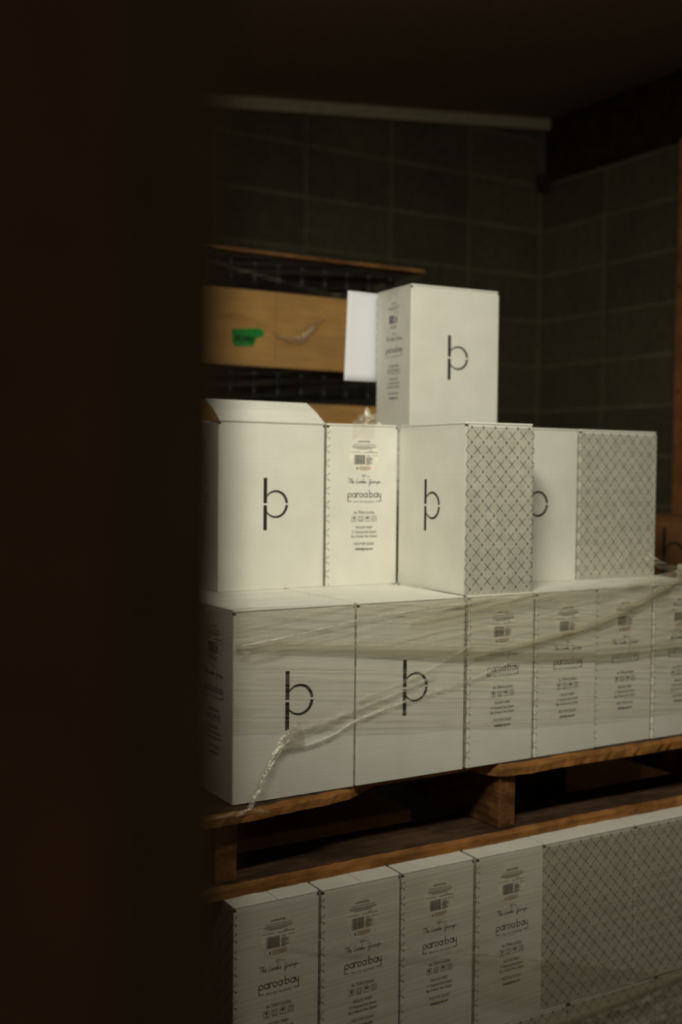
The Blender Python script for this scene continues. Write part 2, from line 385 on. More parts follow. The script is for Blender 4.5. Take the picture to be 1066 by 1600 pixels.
def logo(d, ux, vz, s=1.0, mi=0):
    """tall stem crossed by a ring, split by a slit at mid height"""
    gap = 0.0019*s
    d.rect(ux-0.0038*s, vz+gap, ux+0.0038*s, vz+0.0500*s, mi); d.rect(ux-0.0038*s, vz-0.0495*s, ux+0.0038*s, vz-gap, mi)
    R0, cx = 0.0266*s, ux+0.0236*s
    for sg in (1, -1):
        n = 26; a0 = math.asin(gap/R0); a1 = PI*0.86
        o = []; i_ = []
        for k in range(n+1):
            a = a0 + (a1-a0)*k/n; th = (0.0056 - 0.0034*(k/n)**1.2)*s
            o.append((cx+R0*math.cos(a), vz+sg*R0*math.sin(a))); r = R0-th
            i_.append((cx+r*math.cos(a), vz+sg*max(gap, r*math.sin(a))))
        for k in range(n): d.poly([o[k], o[k+1], i_[k+1], i_[k]] if sg > 0 else [i_[k], i_[k+1], o[k+1], o[k]], mi)

def spline(pts, n=5):
    out = []
    for i in range(len(pts)-1):
        p0, p1, p2, p3 = pts[max(i-1, 0)], pts[i], pts[i+1], pts[min(i+2, len(pts)-1)]
        for k in range(n):
            t = k/n
            out.append(tuple(0.5*(2*p1[c]+(p2[c]-p0[c])*t+(2*p0[c]-5*p1[c]+4*p2[c]-p3[c])*t*t+(3*p1[c]-p0[c]-3*p2[c]+p3[c])*t**3) for c in (0, 1)))
    return out + [pts[-1]]
SCRIPT = [   # "The Lindis Group" in a loose hand, units of x-height, 18 wide
    [(-.2, 1.7), (.4, 1.95), (1.2, 1.8), (2.1, 1.95)], [(1.0, 1.8), (.8, .9), (.6, 0)],
    [(1.5, 0), (1.9, 1.9), (1.75, .3), (1.9, .8), (2.2, .85), (2.3, .1), (2.6, .15), (3.0, .75), (2.75, .9), (2.6, .3), (2.95, 0), (3.4, .4)],
    [(4.9, 1.8), (4.55, .9), (4.2, .05), (4.7, .1), (5.4, .25), (5.65, .8), (5.6, .1), (5.9, .2), (6.1, .8), (6.15, .1), (6.4, .75), (6.75, .8), (6.8, .1), (7.2, .3), (7.6, .8), (7.25, .7), (7.2, .1), (7.7, .3), (8.1, 1.9), (7.9, .1), (8.3, .3), (8.5, .8), (8.5, .1), (8.8, .2), (9.2, .85), (9.3, .3), (8.95, .05), (9.7, .3)],
    [(12.0, 1.3), (11.5, 1.7), (10.9, 1.0), (11.0, .2), (11.6, .3), (12.0, .9), (11.7, -.6), (11.1, -1.0), (11.2, -.4), (12.3, .3), (12.6, .8), (12.8, .7), (12.9, .1), (13.3, .3), (13.7, .75), (13.4, .5), (13.5, .05), (13.95, .2), (14.0, .7), (13.7, .75), (14.4, .6), (14.6, .75), (14.6, .1), (15.0, .2), (15.2, .75), (15.2, .1), (15.6, .3), (15.8, .75), (15.5, -.9), (15.9, .6), (16.3, .75), (16.3, .2), (15.9, .05), (16.8, .35), (17.6, .3)],
]
def paroa(d, cx, y, wd, mi=0, bar=True):
    """'paroa bay' in thin geometric letters; wd = overall width"""
    k = wd/10.4; x0 = cx - wd/2; t = 0.20*k if bar else 0.26*k; r = 0.62*k; c = y + r
    def ring(x): d.arc(x, c, r-t/2, 0, 360, t, mi, 22)
    def stem(x, a, b_): d.rect(x-t/2, y+a*k, x+t/2, y+b_*k, mi)
    x = x0 + t/2
    stem(x, -1.15 if bar else -.6, 0.9); ring(x0+r); x = x0 + 2*r + 0.15*k
    ring(x+r); stem(x+2*r-t/2, 0, 1.24); x += 2*r + 0.22*k
    stem(x, 0, 1.24); d.arc(x+0.38*k, y+0.86*k, 0.36*k, 20, 180, t, mi, 8); x += 0.72*k
    ring(x+r); x += 2*r + 0.12*k
    ring(x+r); stem(x+2*r-t/2, 0, 1.24); x += 2*r + 0.62*k
    stem(x, 0, 2.1); ring(x+r-t/2); x += 2*r + 0.12*k
    ring(x+r); stem(x+2*r-t/2, 0, 1.24); x += 2*r + 0.18*k
    e = x0 + wd - t/2
    stem(x, 0.55, 1.24); d.arc((x+e)/2, y+0.6*k, (e-x)/2, 180, 360, t, mi, 12); stem(e, -1.15 if bar else -.6, 1.24)
    if bar:
        d.rect(x0, y-1.15*k, x0+1.35*k, y-1.15*k+t*0.8, mi); d.rect(e-1.35*k, y-1.15*k, e, y-1.15*k+t*0.8, mi)
        d.text('BAY OF ISLANDS', cx, y-1.38*k, 0.40*k, 6.4*k, mi)

SX = 1.13
def panel_text():
    d = D2(); zc = lambda yy: H*(1-(yy-75)/1445)   # rows measured on the panel
    c = DD*0.525
    fl = spline([(-.5, .1), (-.3, .3), (.1, .25), (.2, -.05), (-.3, -.05), (-.35, .2), (.3, .3), (.9, .05), (1.6, .0)], 4)
    d.line([(c+x*0.0085-0.002, zc(545)+y*0.009) for x, y in fl], 0.0006)
    for st in SCRIPT: d.line([(c-0.037+(x+0.12*y)*0.00425, zc(604)+y*0.0048) for x, y in spline(st, 4)], 0.0008)
    paroa(d, c, zc(732), 0.0745)
    d.text('6x 750ml bottles', c, zc(880), 0.0062, 0.0455)
    w = 0.0106
    for k in range(4):
        x = c - 0.0275 + k*0.0148; y0 = zc(948); y1 = y0+w
        for s in ((x, y0, x+w, y0+.0007), (x, y1-.0007, x+w, y1), (x, y0, x+.0007, y1), (x+w-.0007, y0, x+w, y1)): d.rect(*s)
        m = x+w/2; mz = y0+w/2
        if k == 0:
            d.poly([(m-.0022, mz+.0032), (m+.0022, mz+.0032), (m+.0018, mz+.0002), (m, mz-.001), (m-.0018, mz+.0002)][::-1]); d.rect(m-.0004, mz-.0032, m+.0004, mz); d.rect(m-.0014, mz-.0034, m+.0014, mz-.0028)
        elif k == 1:
            for s in (-.002, .002):
                d.rect(m+s-.0004, mz-.0022, m+s+.0004, mz+.002); d.poly([(m+s-.0012, mz+.0016), (m+s+.0012, mz+.0016), (m+s, mz+.0034)])
            d.rect(m-.0034, mz-.0034, m+.0034, mz-.0028)
        elif k == 2:
            d.poly([(m+.0036*math.cos(a*PI/8), mz+.0006+.0026*math.sin(a*PI/8)) for a in range(9)]); d.rect(m-.0003, mz-.0032, m+.0003, mz+.001)
        else:
            for a in (90, 210, 330):
                d.arc(m, mz, 0.0026, a-42, a+42, 0.0011, n=6)
    d.text('PAROA BAY WINERY', c, zc(1013), 0.0054, 0.0375)
    d.text('31 Otamarea Road, Russell', c, zc(1053), 0.0056, 0.0535)
    d.text('Bay of Islands, New Zealand', c, zc(1092), 0.0056, 0.0560)
    d.text('WINE OF NEW ZEALAND', c, zc(1160), 0.0054, 0.0455)
    d.text('thelindisgroup.com', c, zc(1205), 0.0054, 0.0390); d.text('thelindisgroup.com', c+0.0003, zc(1205), 0.0054, 0.0390)
    return d
def sticker_print():
    d = D2(); c = DD*0.515; zc = lambda yy: H*(1-(yy-75)/1445)
    paroa(d, c-0.001, zc(238), 0.026, 0, bar=False)
    d.text('WINE OF NEW ZEALAND', c, zc(264), 0.0026, 0.047)
    for k, wd in enumerate((0.054, 0.050, 0.034)): d.rect(c-wd/2, zc(277+k*11), c+wd/2, zc(273+k*11))
    d.rect(c+0.010, zc(318), c+0.018, zc(314)); d.rect(c-0.001, zc(330), c+0.030, zc(326)); d.rect(c-0.030, zc(327), c-0.008, zc(324))
    d.text('750ml  13% Vol', c+0.0175, zc(362), 0.0026, 0.025)
    for k, wd in enumerate((0.010, 0.014, 0.012, 0.014, 0.009, 0.012, 0.014, 0.008)): d.rect(c+0.005, zc(374+k*9), c+0.005+wd, zc(370+k*9))
    for k, wd in enumerate((0.028, 0.026, 0.027, 0.022)): d.rect(c-0.0115, zc(459+k*9.5), c-0.0115+wd, zc(454.5+k*9.5), 1)
    d.rect(c-0.0165, zc(482), c-0.0140, zc(462))
    return d
def barcode():
    d = D2(); c = DD*0.515; zc = lambda yy: H*(1-(yy-75)/1445); rnd = random.Random(4)
    x = c-0.0215
    while x < c+0.0015:
        wd = rnd.choice((0.0004, 0.0007, 0.0011, 0.0015)); d.rect(x, zc(435), x+wd, zc(350)); x += wd + rnd.choice((0.0004, 0.0006, 0.0009))
    return d

def oct_prism(mb, x, y, z0, z1, c):
    mb.prism([(-x+c, -y), (x-c, -y), (x, -y+c), (x, y-c), (x-c, y), (-x+c, y), (-x, y-c), (-x, -y+c)], z0, z1)
def body_mesh():
    b = MB(); r = 0.0028; n = 3
    pl = []
    for sx, sy, a0 in ((1, -1, -90), (1, 1, 0), (-1, 1, 90), (-1, -1, 180)):
        for k in range(n+1):
            a = math.radians(a0+90*k/n); pl.append((sx*(W/2-r)+r*math.cos(a), sy*(DD/2-r)+r*math.sin(a)))
    b.prism(pl, 0.0, H-0.0085)
    for i in (1, 2, 3, 4, 5, 6, 7): b.mi[2+i] = 2
    oct_prism(b, W/2-0.0002, DD/2-0.0002, H-0.0085, H-0.0046, 0.0045); b.mi[1] = 3  # notch ledge gets the painted hole shade
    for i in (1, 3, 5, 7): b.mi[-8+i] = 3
    lat_n = lattice(DD, 0.0, DD, 0.0125); lat_b = lattice(W, 0.0, W, 0.0110); lat_s = lattice(W, W-0.020, W, 0.0110)
    o = body = MB(); o.v = list(b.v); o.f = list(b.f); o.mi = list(b.mi)
    place2d(o, lat_n, fn_right, {0: 1}); place2d(o, lat_b, fn_back, {0: 1})
    st = lattice(DD, 0.0015, 0.0105, 0.0115); place2d(o, st, fn_text, {0: 1})
    return o
def flap_poly(sy):
    x = W/2-0.0008; y = DD/2; c = 0.0035; i = 0.0006
    p = [(-x+c, -y), (x-c, -y), (x, -y+c), (x, -i), (-x, -i), (-x, -y+c)]
    return p if sy < 0 else [(a, -q) for a, q in p][::-1]
PARTS = {}
def carton_parts():
    q = MB()
    PARTS['carton_body'] = body_mesh().build('carton_body', [M['card'], M['grey_ink'], M['tint'], M['notch_shade']], fix=True)
    for sy in (-1, 1):
        f = MB(); f.prism(flap_poly(sy), H-0.0040, H); PARTS['top_flap%d' % sy] = f.build('top_flap', M['card'], bevel=0.0012)
    d = D2(); logo(d, 0.1003, 0.1622); q = MB(); place2d(q, d, fn_bp); PARTS['printed_logo'] = q.build('printed_logo', M['ink'], fix=False)
    q = MB(); place2d(q, panel_text(), fn_text); PARTS['printed_text'] = q.build('printed_text', M['ink'], fix=False)
    # round sticker with its own print, barcode below it in the tree
    q = MB(); c = DD*0.515; zz = H*(1-(345-75)/1445); n = 32
    q.add([fn_text(c+0.0335*math.cos(2*PI*k/n), zz+0.039*math.sin(2*PI*k/n), 0.0004) for k in range(n)], [tuple(range(n))], 0)
    place2d(q, sticker_print(), lambda u, v: fn_text(u, v, 0.0007), {0: 1, 1: 2})
    PARTS['sticker'] = q.build('sticker', [M['label'], M['ink'], M['rust']], fix=False)
    q = MB(); place2d(q, barcode(), lambda u, v: fn_text(u, v, 0.0007)); PARTS['barcode'] = q.build('barcode', M['ink'], fix=False)
    # tape along the seam, folded down the text panel
    q = MB(); h = 0.024; zt = H+0.0004; c = 0.0
    q.add([(W/2-.002, -h, zt), (W/2-.002, h, zt), (-W/2-.0010, h, zt), (-W/2-.0010, -h, zt), (-W/2-.0010, h, H-0.030), (-W/2-.0010, -h, H-0.030)],
          [(0, 1, 2, 3), (3, 2, 4, 5)], 0)
    PARTS['tape_strip'] = q.build('tape_strip', M['tape'], fix=False)
    for o in PARTS.values(): COL.objects.unlink(o)
carton_parts()
def part(key, name, parent):
    o = bpy.data.objects.new(name, PARTS[key].data); COL.objects.link(o); o.parent = parent; return o
def carton(x, y, z, rot, label, group=None, taped=False, open_flap=False):
    """rot in radians; (x, y) = centre of the footprint"""
    t = tag(empty('wine_carton', (x, y, z), rot), label, 'carton', group)
    part('carton_body', 'carton_body', t)
    if not open_flap:
        part('top_flap-1', 'top_flap', t)
        if taped: part('tape_strip', 'tape_strip', t)
    else:
        f = MB(); L = DD/2; a = math.radians(33); x0 = W/2-0.001; th = 0.0035
        ca, sa = math.cos(a), math.sin(a)
        P = lambda u, s, n: (u, -DD/2 + s*ca - n*sa*0 - n*sa, H-0.004 + s*sa + n*ca)
        vs = []
        for s in (0, L/2, L):
            bow = 0.0025*math.sin(PI*s/L)
            for u in (-x0, x0): vs += [P(u*(1-0.02*s/L), s, bow), P(u*(1-0.02*s/L), s, bow+th)]
        fs = []
        for k in (0, 1):
            a_, c_ = 4*k, 4*k+4
            fs += [(a_, a_+2, c_+2, c_), (a_+1, c_+1, c_+3, a_+3), (a_, c_, c_+1, a_+1), (a_+2, a_+3, c_+3, c_+2)]
        fs += [(0, 1, 3, 2), (8, 10, 11, 9)]
        f.add(vs, fs); o = f.build('top_flap', M['card'], t); o['label'] = 'opened flap tilted up'
    part('top_flap1', 'top_flap', t)
    part('printed_logo', 'printed_logo', t); part('printed_text', 'printed_text', t)
    s = part('sticker', 'sticker', t); part('barcode', 'barcode', s)
    return t
BP, TX, PT = 0.0, PI/2, PI          # which panel faces the front
def at_corner(x, y, rot, a):        # front-left corner on the floor plan -> centre
    w_, d_ = (DD, W) if abs(abs(rot)-PI/2) < 0.01 else (W, DD)
    dx, dy = w_/2, d_/2
    return x + dx*math.cos(a) - dy*math.sin(a), y + dx*math.sin(a) + dy*math.cos(a)
def put(x, y, z, face, label, a=0.0, group=None, **k):
    cx, cy = at_corner(x, y, face, a)
    return carton(cx, cy, z, face + a, label, group, **k)

G2 = 'wrapped cartons on the worn pallet'; G1 = 'unwrapped cartons on top of the wrapped layer'; G3 = 'cartons in the layer under the worn pallet'
# wrapped layer on the worn pallet
put(-0.002, 0, 0, BP, 'white carton with big logo at the left front corner of the wrapped layer', 0, G2)
put(0.2352, 0.0, 0, BP, 'white carton with big logo, second from the left in the wrapped layer', 0, G2)
xs = [0.4765, 0.6385, 0.796, 0.9550]
names = ['text panel carton in the wrapped layer right beside the second logo carton', 'text panel carton in the wrapped layer under the lattice sided carton',
         'text panel carton in the wrapped layer, third of the four text panels', 'text panel carton at the right edge of the picture, under the knotted film']
for x, n_, dy in zip(xs, names, (0.0, 0.0, 0.003, 0.001)): put(x, dy, 0, TX, 'white ' + n_, 0, G2)
put(-0.002, 0.162, 0, BP, 'white carton behind the left front carton of the wrapped layer', 0, G2)
put(0.2352, 0.165, 0, BP, 'white carton behind the second logo carton of the wrapped layer', 0, G2)
put(-0.002, 0.323, 0, BP, 'white carton in the third row of the wrapped layer, below the open carton', 0, G2)
put(0.2352, 0.326, 0, BP, 'white carton in the third row of the wrapped layer, below the middle text carton', 0, G2)
for x, n_ in zip(xs[:3], ('behind the first text panel carton', 'behind the second text panel carton', 'behind the third text panel carton')):
    put(x, 0.242, 0, TX, 'white carton of the wrapped layer ' + n_, 0, G2)
put(0.6385, 0.482, 0, TX, 'white carton at the back of the wrapped layer, left of two', 0, G2)
put(0.796, 0.482, 0, TX, 'white carton at the back of the wrapped layer, right of two', 0, G2)
# unwrapped cartons on it
z1 = 0.3200
put(0.0870, 0.2535, z1, BP, 'white logo carton with an opened top flap, leftmost of the unwrapped cartons', 0.045, G1, open_flap=True)
put(0.3226, 0.2585, z1, TX, 'white carton showing text and sticker, between the open carton and the lattice sided one', -0.095, G1, taped=True)
# carton turned so that its logo panel faces left and its lattice panel faces us
aC = -0.039; cx, cy = at_corner(0.4717, 0.0089, -PI/2, aC)
carton(cx, cy, z1, -PI/2 + aC, 'white carton turned to show logo on its left and bold lattice on its right', G1)
put(0.6388, 0.1405, z1, BP, 'white logo carton half hidden behind the lattice sided carton', 0.02, G1)
put(0.8756, 0.1420, z1, PT, 'white carton with a full lattice front at the right end of the unwrapped row', 0.022, G1)
put(0.6262, 0.410, z1, BP, 'white carton hidden behind the row, carrying the topmost carton', -0.07, G1)
put(0.6262, 0.4167, 2*z1, BP, 'topmost white carton, standing alone above the others', -0.072, G1, taped=True)
# layer under the worn pallet
z3 = -0.1500-0.3199; a3 = -0.009
def l3(u, dy=0): return -0.0204 + u*math.cos(a3), -0.0456 + dy + u*math.sin(a3)
for k, (n_, u, dy) in enumerate((('first from left', 0.0, 0), ('second from left', 0.1607, -0.002), ('third from left', 0.3225, 0.0), ('next to the lattice fronts', 0.4855, -0.001))):
    x, y = l3(u, dy); put(x, y, z3, TX, 'white text panel carton in the layer below the worn pallet, ' + n_, a3, G3)
x, y = l3(0.6445); put(x, y, z3, PT, 'white lattice front carton below the worn pallet, beside the text panels', a3, G3)
x, y = l3(0.8805); put(x, y, z3, PT, 'white lattice front carton below the worn pallet, cut by the right edge', a3, G3)
z4 = z3 - 0.3199
for k, n_ in enumerate(('at its left end', 'second from its left end', 'in its middle', 'under the crumpled film, left of two', 'under the crumpled film at the right edge')):
    put(-0.02 + k*0.2375, -0.052, z4, PT, 'white lattice front carton in the lowest layer ' + n_, 0, 'cartons in the lowest layer')

# ------------------------------------------------------------------ paper sheet stuck to the topmost carton
def orient(b, toward=Vector((-0.8, -1.66, 0.55))):
    t = 0
    for f in b.f:
        p = [Vector(b.v[i]) for i in f[:4]]; t += (p[2]-p[0]).cross(p[3]-p[1]).dot(toward-p[0])
    if t < 0: b.f = [f[::-1] for f in b.f]
def grid(name, fn, nu, nv, mt, parent=None, thick=0.0, smooth=True):
    b = MB(); b.v = [tuple(fn(i/nu, j/nv)) for j in range(nv+1) for i in range(nu+1)]
    b.f = [(j*(nu+1)+i, j*(nu+1)+i+1, (j+1)*(nu+1)+i+1, (j+1)*(nu+1)+i) for j in range(nv) for i in range(nu)]; b.mi = [0]*len(b.f); orient(b)
    o = b.build(name, mt, parent, smooth=smooth, fix=False)
    if thick:
        md = o.modifiers.new('thickness', 'SOLIDIFY'); md.thickness = thick
    return o
def sheet(u, v):
    x0 = 0.560 + 0.009*v; x = x0 + u*0.146; z = 0.754 + v*0.207 - 0.004*u*v
    back = 0.5815 - 0.0105*(x-0.6376)/0.15
    return (x, back + 0.004*(1-u)**2*(0.5+v*0.5) + 0.001, z)
s = grid('paper_sheet', sheet, 12, 12, M['paper'], thick=0.0006)
tag(s, 'plain white paper sheet sticking out behind the topmost carton', 'paper')

# ------------------------------------------------------------------ brown bottle trays behind
TX0, TX1, TY0, TY1 = 0.12, 1.30, 1.363, 2.20; TH = 0.222; PITCH = 0.327
def tray_mesh():
    b = MB(); t = 0.007
    b.box(TX0, TY0, 0.0, TX1, TY1, t)
    b.box(TX0, TY0, t, 0.7875, TY0+t, TH); b.box(0.7895, TY0+0.0007, t, TX1, TY0+t, TH)
    b.box(TX0, TY1-t, t, TX1, TY1, TH); b.box(TX0, TY0+t, t, TX0+t, TY1-t, TH); b.box(TX1-t, TY0+t, t, TX1, TY1-t, TH)
    return b
tray0 = tray_mesh().build('bottle_tray', M['tray'])
tn = ['brown bottle tray with a green tape label, below the top lid sheet', 'brown bottle tray just under the one with the green tape label', 'brown bottle tray third from the top of the stack behind',
      'brown bottle tray fourth from the top of the stack behind', 'brown bottle tray second from the bottom of the stack behind', 'brown bottle tray at the bottom of the stack behind']
tz = [0.851 - k*PITCH for k in range(6)]
for k in range(6):
    t = tray0 if k == 0 else tray0.copy()
    if k: COL.objects.link(t)
    t.location = (0, 0, tz[k]); tag(t, tn[k], 'tray', 'brown bottle trays behind the cartons')
b = MB(); board(b, TX0-0.01, TX1+0.012, TY0-0.02, TY1, 1.1785, 1.190, lerp_fn([(0, -0.01), (0.6, 0.0), (1.0, 0.004), (1.31, 0.0)]), 30, 0.002, 77)
tag(b.build('lid_sheet', [M['lid'], M['lid']]), 'thin brown board lying on the bottle tops of the topmost tray', 'board')
# dark bottles standing in the two upper trays
def bottle_mesh():
    prof = [(0.0, 0.0), (0.034, 0.0), (0.0365, 0.004), (0.0365, 0.190), (0.034, 0.208), (0.024, 0.226), (0.0155, 0.240), (0.0140, 0.255), (0.0138, 0.288), (0.0150, 0.290), (0.0150, 0.306), (0.013, 0.3105), (0, 0.3105)]
    n = 16; b = MB()
    for r, z in prof:
        b.v += [(r*math.cos(2*PI*k/n), r*math.sin(2*PI*k/n), z) for k in range(n)]
    for j in range(len(prof)-1):
        for k in range(n): b.f.append((j*n+k, j*n+(k+1) % n, (j+1)*n+(k+1) % n, (j+1)*n+k)); b.mi.append(0)
    return b
bt0 = bottle_mesh().build('wine_bottle', M['bottle'], smooth=True, fix=False); first = True
for lev, lab in ((0, 'dark wine bottle standing in the tray with the green tape label'), (1, 'dark wine bottle standing in the tray below the green labelled one')):
    for row in range(3):
        for k in range(14 - row % 2):
            o = bt0 if first else bt0.copy()
            if not first: COL.objects.link(o)
            first = False
            o.location = (TX0+0.053+k*0.0812+(0.0406 if row % 2 else 0), TY0+0.050+row*0.078, tz[lev]+0.0075)
            if o.location.x > TX1-0.045: o.location.x -= 0.0005
            tag(o, lab, 'bottle', 'bottles in the upper tray' if lev == 0 else 'bottles in the second tray')
# green tape label with handwriting
gp = [(.641, .954), (.731, .964), (.750, .954), (.748, .942), (.723, .933), (.713, .908), (.650, .904), (.642, .918)]
b = MB(); b.prism(gp, TY0-0.0012, TY0-0.0002, axis='y'); gt = b.build('green_tape_label', M['green']); tag(gt, 'torn green tape label with black handwriting on the brown tray', 'label')
d = D2()
for ox, oz in ((0, 0), (0.0012, 0), (0, 0.0012), (0.0012, 0.0012)): d.text('2KCHWH', ox, oz, 0.018, 0.064)
q = MB(); place2d(q, d, lambda u, v: (0.682+u, TY0-0.0016, 0.920+v-0.05*u)); q.build('handwriting', M['ink'], gt, fix=False)

# ------------------------------------------------------------------ kraft cartons at the far right
def kraft_carton(x, y, z, h, label, group):
    t = tag(empty('kraft_carton', (x, y, z)), label, 'carton', group)
    b = MB(); b.box(-0.20, -0.15, 0, 0.20, 0.15, h-0.0065); b.build('carton_body', M['kraft'], t, bevel=0.003)
    for s in (-1, 1):
        f = MB(); f.box(-0.199, min(s*0.15, s*0.001), h-0.0055, 0.199, max(s*0.15, s*0.001), h-0.001); f.build('top_flap', M['kraft'], t, bevel=0.001)
    d = D2(); logo(d, 0.0, 0.0, 1.7); q = MB(); place2d(q, d, lambda u, v: (-0.132+u, -0.1506, h-0.1105+v)); q.build('printed_logo', M['ink'], t, fix=False)
    return t
for k, n_ in enumerate(('brown kraft carton with black logo, topmost at the far right', 'brown kraft carton in the middle of the far right stack', 'brown kraft carton at the bottom of the far right stack')):
    kraft_carton(1.70, 0.70, 0.0205 - k*0.4035, 0.4035, n_, 'brown kraft cartons at the far right')
for k, n_ in enumerate(('topmost brown kraft carton of the added shading stack at the far left', 'brown kraft carton under the topmost of the added far left shading stack', 'brown kraft carton second from the bottom of the added far left shading stack', 'brown kraft carton at the bottom of the added far left shading stack')):  # stack added behind the door edge to shade the white cartons' left sides
    kraft_carton(-0.365, -0.01, FZ+0.1515 + (3-k)*0.46, 0.46, n_, 'kraft cartons added at the far left for shade')
pal5 = tag(copy_tree(pal2), 'wooden pallet on the floor under the added shading cartons at the far left', 'pallet'); pal5.location = (-0.54, -0.20, FZ+0.151); pal5.scale = (0.33, 0.4, 1)  # pallet added to carry the shading stack

# ------------------------------------------------------------------ stretch film
def interp(pl, t):
    t = max(0, min(1, t))*(len(pl)-1); i = min(int(t), len(pl)-2); f_ = t-i
    return tuple(a+(c-a)*f_ for a, c in zip(pl[i], pl[i+1]))
def hsh(*k):
    r = random.Random(str(k)); return r.uniform(-1, 1)
def film_sheet(name, top, bot, y, mt, parent=None, amp=0.002, nu=90, nv=24, freq=9, seed=1):
    ph = [random.Random(seed*31+i).uniform(0, 6.28) for i in range(8)]
    def fn(u, v):
        a = interp(top, u); c = interp(bot, u); x = c[0]+(a[0]-c[0])*v; z = c[1]+(a[1]-c[1])*v
        w_ = 0
        for i in range(4):
            w_ += math.sin((freq*(1+i*0.9))*v*6.28*0.6 + 2.2*(i+1)*u*(1 if i % 2 else -1) + ph[i])/(1+i)
        yy = y(x, z) if callable(y) else y
        return (x, yy - 0.0008 - amp*(1+w_*0.5), z)
    return grid(name, fn, nu, nv, mt, parent)
def strip(name, pts, widths, y, mt, parent=None, bulge=0.004, n=60, m=8, twist=0.0, seed=3):
    """rounded rope or fold of film following pts (x, z) in front of plane y"""
    sp = spline(pts, max(2, n//(len(pts)-1))); rnd = random.Random(seed)
    N_ = len(sp); wl = [(w,) for w in widths]; ph = rnd.uniform(0, 6)
    b = MB()
    for i, (x, z) in enumerate(sp):
        a = sp[max(i-1, 0)]; c = sp[min(i+1, N_-1)]; dx, dz = c[0]-a[0], c[1]-a[1]; l = math.hypot(dx, dz) or 1
        nx, nz = -dz/l, dx/l; wd = interp(wl, i/(N_-1))[0]*(1+0.08*math.sin(i*0.7+ph))
        yy = y[0]+(y[1]-y[0])*i/(N_-1) if isinstance(y, tuple) else y
        for j in range(m+1):
            s_ = j/m*2-1; rip = 0.25*math.sin(5*s_+ph+twist*i)
            b.v.append((x+nx*wd/2*s_, yy - bulge*(1-s_*s_)*(1+rip) - 0.0006, z+nz*wd/2*s_))
    for i in range(N_-1):
        for j in range(m): b.f.append((i*(m+1)+j, i*(m+1)+j+1, (i+1)*(m+1)+j+1, (i+1)*(m+1)+j)); b.mi.append(0)
    orient(b); return b.build(name, mt, parent, smooth=True, fix=False)
def crumple(name, c, size, mt, parent=None, seed=1, n=26, pts=None):
    rnd = random.Random(seed); b = MB(); ks = [(Vector((rnd.uniform(-1, 1), rnd.uniform(-1, 1), rnd.uniform(-1, 1)))*rnd.uniform(3, 9), rnd.uniform(0, 6)) for _ in range(7)]
    for j in range(n//2+1):
        for i in range(n):
            th = PI*j/(n//2); p = Vector((math.sin(th)*math.cos(2*PI*i/n), math.sin(th)*math.sin(2*PI*i/n), math.cos(th)))
            r = 1 + sum(0.11*(1-2*abs(math.sin(k.dot(p)+f_))) for k, f_ in ks)
            b.v.append((c[0]+p.x*size[0]*r, c[1]+p.y*size[1]*r, c[2]+max(p.z*size[2]*r, -size[2]*0.8)))
    for j in range(n//2):
        for i in range(n): b.f.append((j*n+i, j*n+(i+1) % n, (j+1)*n+(i+1) % n, (j+1)*n+i)); b.mi.append(0)
    return b.build(name, mt, parent, smooth=False, fix=True)

wr = empty('stretch_wrap', (0, 0, 0)); tag(wr, 'clear stretch film wound around the front of the upper carton layer on the worn pallet', 'plastic wrap')
TOP = [(-0.004, .3235), (.10, .322), (.233, .319), (.35, .318), (.472, .318), (.632, .319), (.787, .3215), (.93, .324), (1.12, .326)]
BOT = [(-0.004, .120), (.05, .116), (.097, .108), (.235, .093), (.35, .083), (.472, .074), (.641, .058), (.793, .052), (1.12, .046)]
film_sheet('film_sheet', TOP, BOT, -0.0015, M['film'], wr, 0.0016, 120, 40, 10, 1)
# denser double layer between the folded band and the top crease
film_sheet('film_sheet', TOP, [(-0.003, .262), (.095, .256), (.234, .246), (.35, .238), (.469, .228), (.638, .212), (.786, .203), (.93, .198), (1.12, .195)], -0.0035, M['film2'], wr, 0.0014, 100, 20, 5, 2)
# film tented over the left side of the corner carton
def side(u, v):
    a = (-0.004, -0.004, .3225); k = (-0.004, -0.004, .258); e = (-0.02, 0.22, .330); e2 = (-0.022, 0.22, .318)
    t0 = [a[i]+(e[i]-a[i])*u for i in range(3)]; t1 = [k[i]+(e2[i]-k[i])*u for i in range(3)]
    p = [t1[i]+(t0[i]-t1[i])*v for i in range(3)]; p[0] -= 0.006*math.sin(PI*u)*(1-v); p[2] -= 0.012*math.sin(PI*u)*(1-v); return p
grid('film_sheet', side, 30, 10, M['film2'], wr)
# loose edge lying over the carton tops
def over(u, v):
    x = -0.004+0.23*u; z = .3228 - 0.003*u; return (x, -0.004 + v*(0.085+0.02*math.sin(5*u)), z+0.0012+0.0008*math.sin(14*v+6*u))
# folded band across the middle
BT = [(-.001, .264), (.095, .258), (.234, .247), (.35, .238), (.469, .228), (.638, .212), (.786, .200), (1.032, .196), (1.12, .192)]
BB = [(-.001, .255), (.096, .246), (.234, .231), (.35, .217), (.469, .202), (.638, .186), (.787, .178), (1.033, .178), (1.12, .176)]
film_sheet('fold_band', BT, BB, -0.005, M['fold'], wr, 0.0015, 120, 8, 1, 4)
